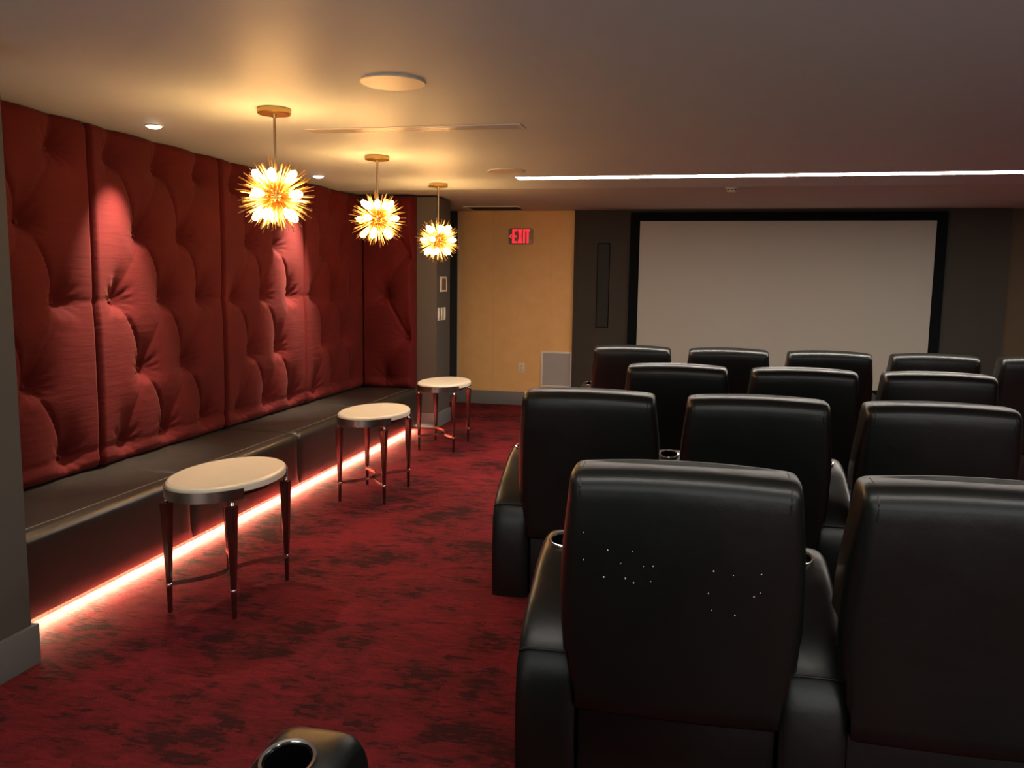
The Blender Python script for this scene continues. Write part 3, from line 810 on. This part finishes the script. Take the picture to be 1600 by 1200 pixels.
PITCH = 0.735
def make_chair(label, right_arm=False):
    t = thing('recliner', label, 'theater seat', (0, 0, 0), 0)
    bk = obj('backrest', back_mesh(), M['leather'], t, angle=55)
    for s in (-1, 1): obj('seam', back_piping(s), M['seam'], bk)
    hw = (PITCH - 0.172) / 2 - 0.004
    # rear body panel below the back, seat box, cushion and folded footrest
    obj('rear_panel', box((-hw, 0.150, 0.02), (hw, 0.185, 0.335), 0.012, 3), M['leather'], t)
    obj('seat_base', box((-hw, 0.186, 0.03), (hw, 0.72, 0.29), 0.015, 3), M['leather'], t)
    cs = []
    for y, dz, dw in ((0.30, 0.0, 0.010), (0.31, 0.012, 0.004), (0.34, 0.018, 0), (0.5, 0.024, 0), (0.66, 0.024, 0), (0.74, 0.016, 0), (0.775, 0.002, 0.004), (0.79, -0.02, 0.014)):
        ring = []
        for x, z in superring(hw - dw, 0.075 + dz * 0.5, 5, 40): ring.append((x, y, 0.385 + dz * 0.5 + z + 0.018 * (1 - (x / hw) ** 2) * (1 if z > 0 else 0)))
        cs.append(ring)
    obj('seat_cushion', loft(bmesh.new(), cs), M['leather'], t, angle=55)
    obj('footrest', box((-hw, 0.722, 0.06), (hw, 0.785, 0.315), 0.025, 4), M['leather'], t)
    add_arm(t, -PITCH / 2)
    if right_arm: add_arm(t, PITCH / 2)
    return t

rows = {  # row: (x of first seat, y of back, number, height word, labels)
    'second': (0.005, 2.125), 'third': (-0.426, 3.655), 'fourth': (-0.053, 5.06), 'front': (-0.42, 6.53)}
seat_lab = {
 ('near', 0): 'black leather recliner in the nearest full row, with pale flecks on its back',
 ('near', 1): 'black leather recliner at the lower right frame edge, beside the flecked one',
 ('mid', 0): 'black leather recliner in the second row from the camera, leftmost on the aisle',
 ('mid', 1): 'black leather recliner in the second row from the camera, second from the aisle',
 ('mid', 2): 'black leather recliner in the second row from the camera, cut by the right frame edge',
 ('far', 0): 'black leather recliner in the third row from the camera, leftmost',
 ('far', 1): 'black leather recliner in the third row from the camera, second from left',
 ('far', 2): 'black leather recliner in the third row from the camera, third from left',
 ('front', 0): 'black leather recliner in the front row, leftmost, before the dark wall',
 ('front', 1): 'black leather recliner in the front row, second from left, under the screen left edge',
 ('front', 2): 'black leather recliner in the front row, third from left, before the screen middle',
 ('front', 3): 'black leather recliner in the front row, fourth from left, at the screen right edge',
 ('front', 4): 'black leather recliner in the front row, fifth from left, cut by the frame edge'}
grp = {'near': 'recliners in the nearest full row', 'mid': 'recliners in the second row', 'far': 'recliners in the third row', 'front': 'recliners in the front row'}
pos = {'near': (0.005, 2.125, 2), 'mid': (-0.426, 3.655, 3), 'far': (-0.053, 5.06, 3), 'front': (-0.42, 6.53, 5)}
proto = make_chair('x'); last = make_chair('y', True)
used = {0: False, 1: False}
for row, (x0, y0, n) in pos.items():
    for k in range(n):
        src, key = (last, 1) if k == n - 1 else (proto, 0)
        loc = (x0 + PITCH * k, y0, 0)
        if not used[key]:
            o = src; o.location = loc; o['label'] = seat_lab[(row, k)]; o['group'] = grp[row]; used[key] = True
        else:
            o = dup(src, seat_lab[(row, k)], loc, grp[row])
        if row == 'near' and k == 0: flecked = o
# the seat whose arm tip shows at the bottom edge, back let down a little
o = dup(last, 'black leather recliner at the bottom edge, only its arm tip with cup holder showing', (-0.285, 0.735, 0))
for ch in o.children:
    if ch.name.startswith('backrest'):
        ch.location = (0, -0.02, -0.09); ch.rotation_euler = (0.24, 0, 0)

# pale flecks on the nearest back (rear face)
FLK = finish(lathe(bmesh.new(), [(0.0002, 0.0012), (0.0016, 0.0008), (0.002, 0.0)], 8)); FLK.materials.append(M['fleck_mat'])
bkm = [c for c in flecked.children if c.name.startswith('backrest')][0]
from mathutils.bvhtree import BVHTree
bb = bmesh.new(); bb.from_mesh(bkm.data); bvh = BVHTree.FromBMesh(bb); bb.free()
# camera basis (also used for the camera itself)
f_px, yaw, pitch, roll, hcam = 1300.0, 0.2069, -0.1207, 0.0136, 1.5
fw = Vector((-math.sin(yaw) * math.cos(pitch), math.cos(yaw) * math.cos(pitch), math.sin(pitch)))
r0 = Vector((math.cos(yaw), math.sin(yaw), 0)); u0 = r0.cross(fw)
rt = r0 * math.cos(roll) + u0 * math.sin(roll); up = u0 * math.cos(roll) - r0 * math.sin(roll)
for px, pz in ((-0.255, 0.845), (-0.255, 0.765), (-0.19, 0.80), (-0.155, 0.765), (-0.125, 0.803), (-0.095, 0.762), (-0.07, 0.765), (-0.075, 0.72), (-0.142, 0.722), (-0.12, 0.712), (-0.20, 0.72),
               (0.085, 0.765), (0.135, 0.757), (0.075, 0.70), (0.085, 0.652), (0.145, 0.642), (0.205, 0.765), (0.205, 0.712), (0.19, 0.70)):
    hit, nrm, _, _ = bvh.ray_cast(Vector((px, -1, pz)), Vector((0, 1, 0)))
    if hit is None: continue
    s = bpy.data.objects.new('fleck', FLK); C.objects.link(s); s.parent = bkm
    s.location = hit; s.rotation_mode = 'QUATERNION'; s.rotation_quaternion = Vector((0, 0, 1)).rotation_difference(nrm)
    k = random.uniform(0.6, 1.2); s.scale = (k, k * random.uniform(1, 1.6), k)
    s['label'] = 'pale fleck'

# ------------------------------------------------------------------ camera, world, view
cd = bpy.data.cameras.new('camera'); cam = bpy.data.objects.new('camera', cd); C.objects.link(cam)
cd.sensor_fit = 'HORIZONTAL'; cd.sensor_width = 36.0; cd.lens = f_px / 1600 * 36.0; cd.clip_start = 0.02
m = Matrix(((rt.x, up.x, -fw.x), (rt.y, up.y, -fw.y), (rt.z, up.z, -fw.z))).to_4x4()
m.translation = Vector((0, 0, hcam)); cam.matrix_world = m
sc.camera = cam

w = bpy.data.worlds.new('world'); sc.world = w; w.use_nodes = True
w.node_tree.nodes['Background'].inputs[0].default_value = (1.0, 0.98, 0.93, 1)
w.node_tree.nodes['Background'].inputs[1].default_value = 1.25

sc.view_settings.view_transform = 'Standard'; sc.view_settings.look = 'None'
sc.view_settings.exposure = 0.22; sc.view_settings.gamma = 1.0; sc.view_settings.use_curve_mapping = False
sc.cycles.use_denoising = True
sc.cycles.sample_clamp_indirect = 6.0
sc.cycles.max_bounces = 8
sc.cycles.diffuse_bounces = 4
sc.cycles.caustics_reflective = False
sc.cycles.caustics_refractive = False
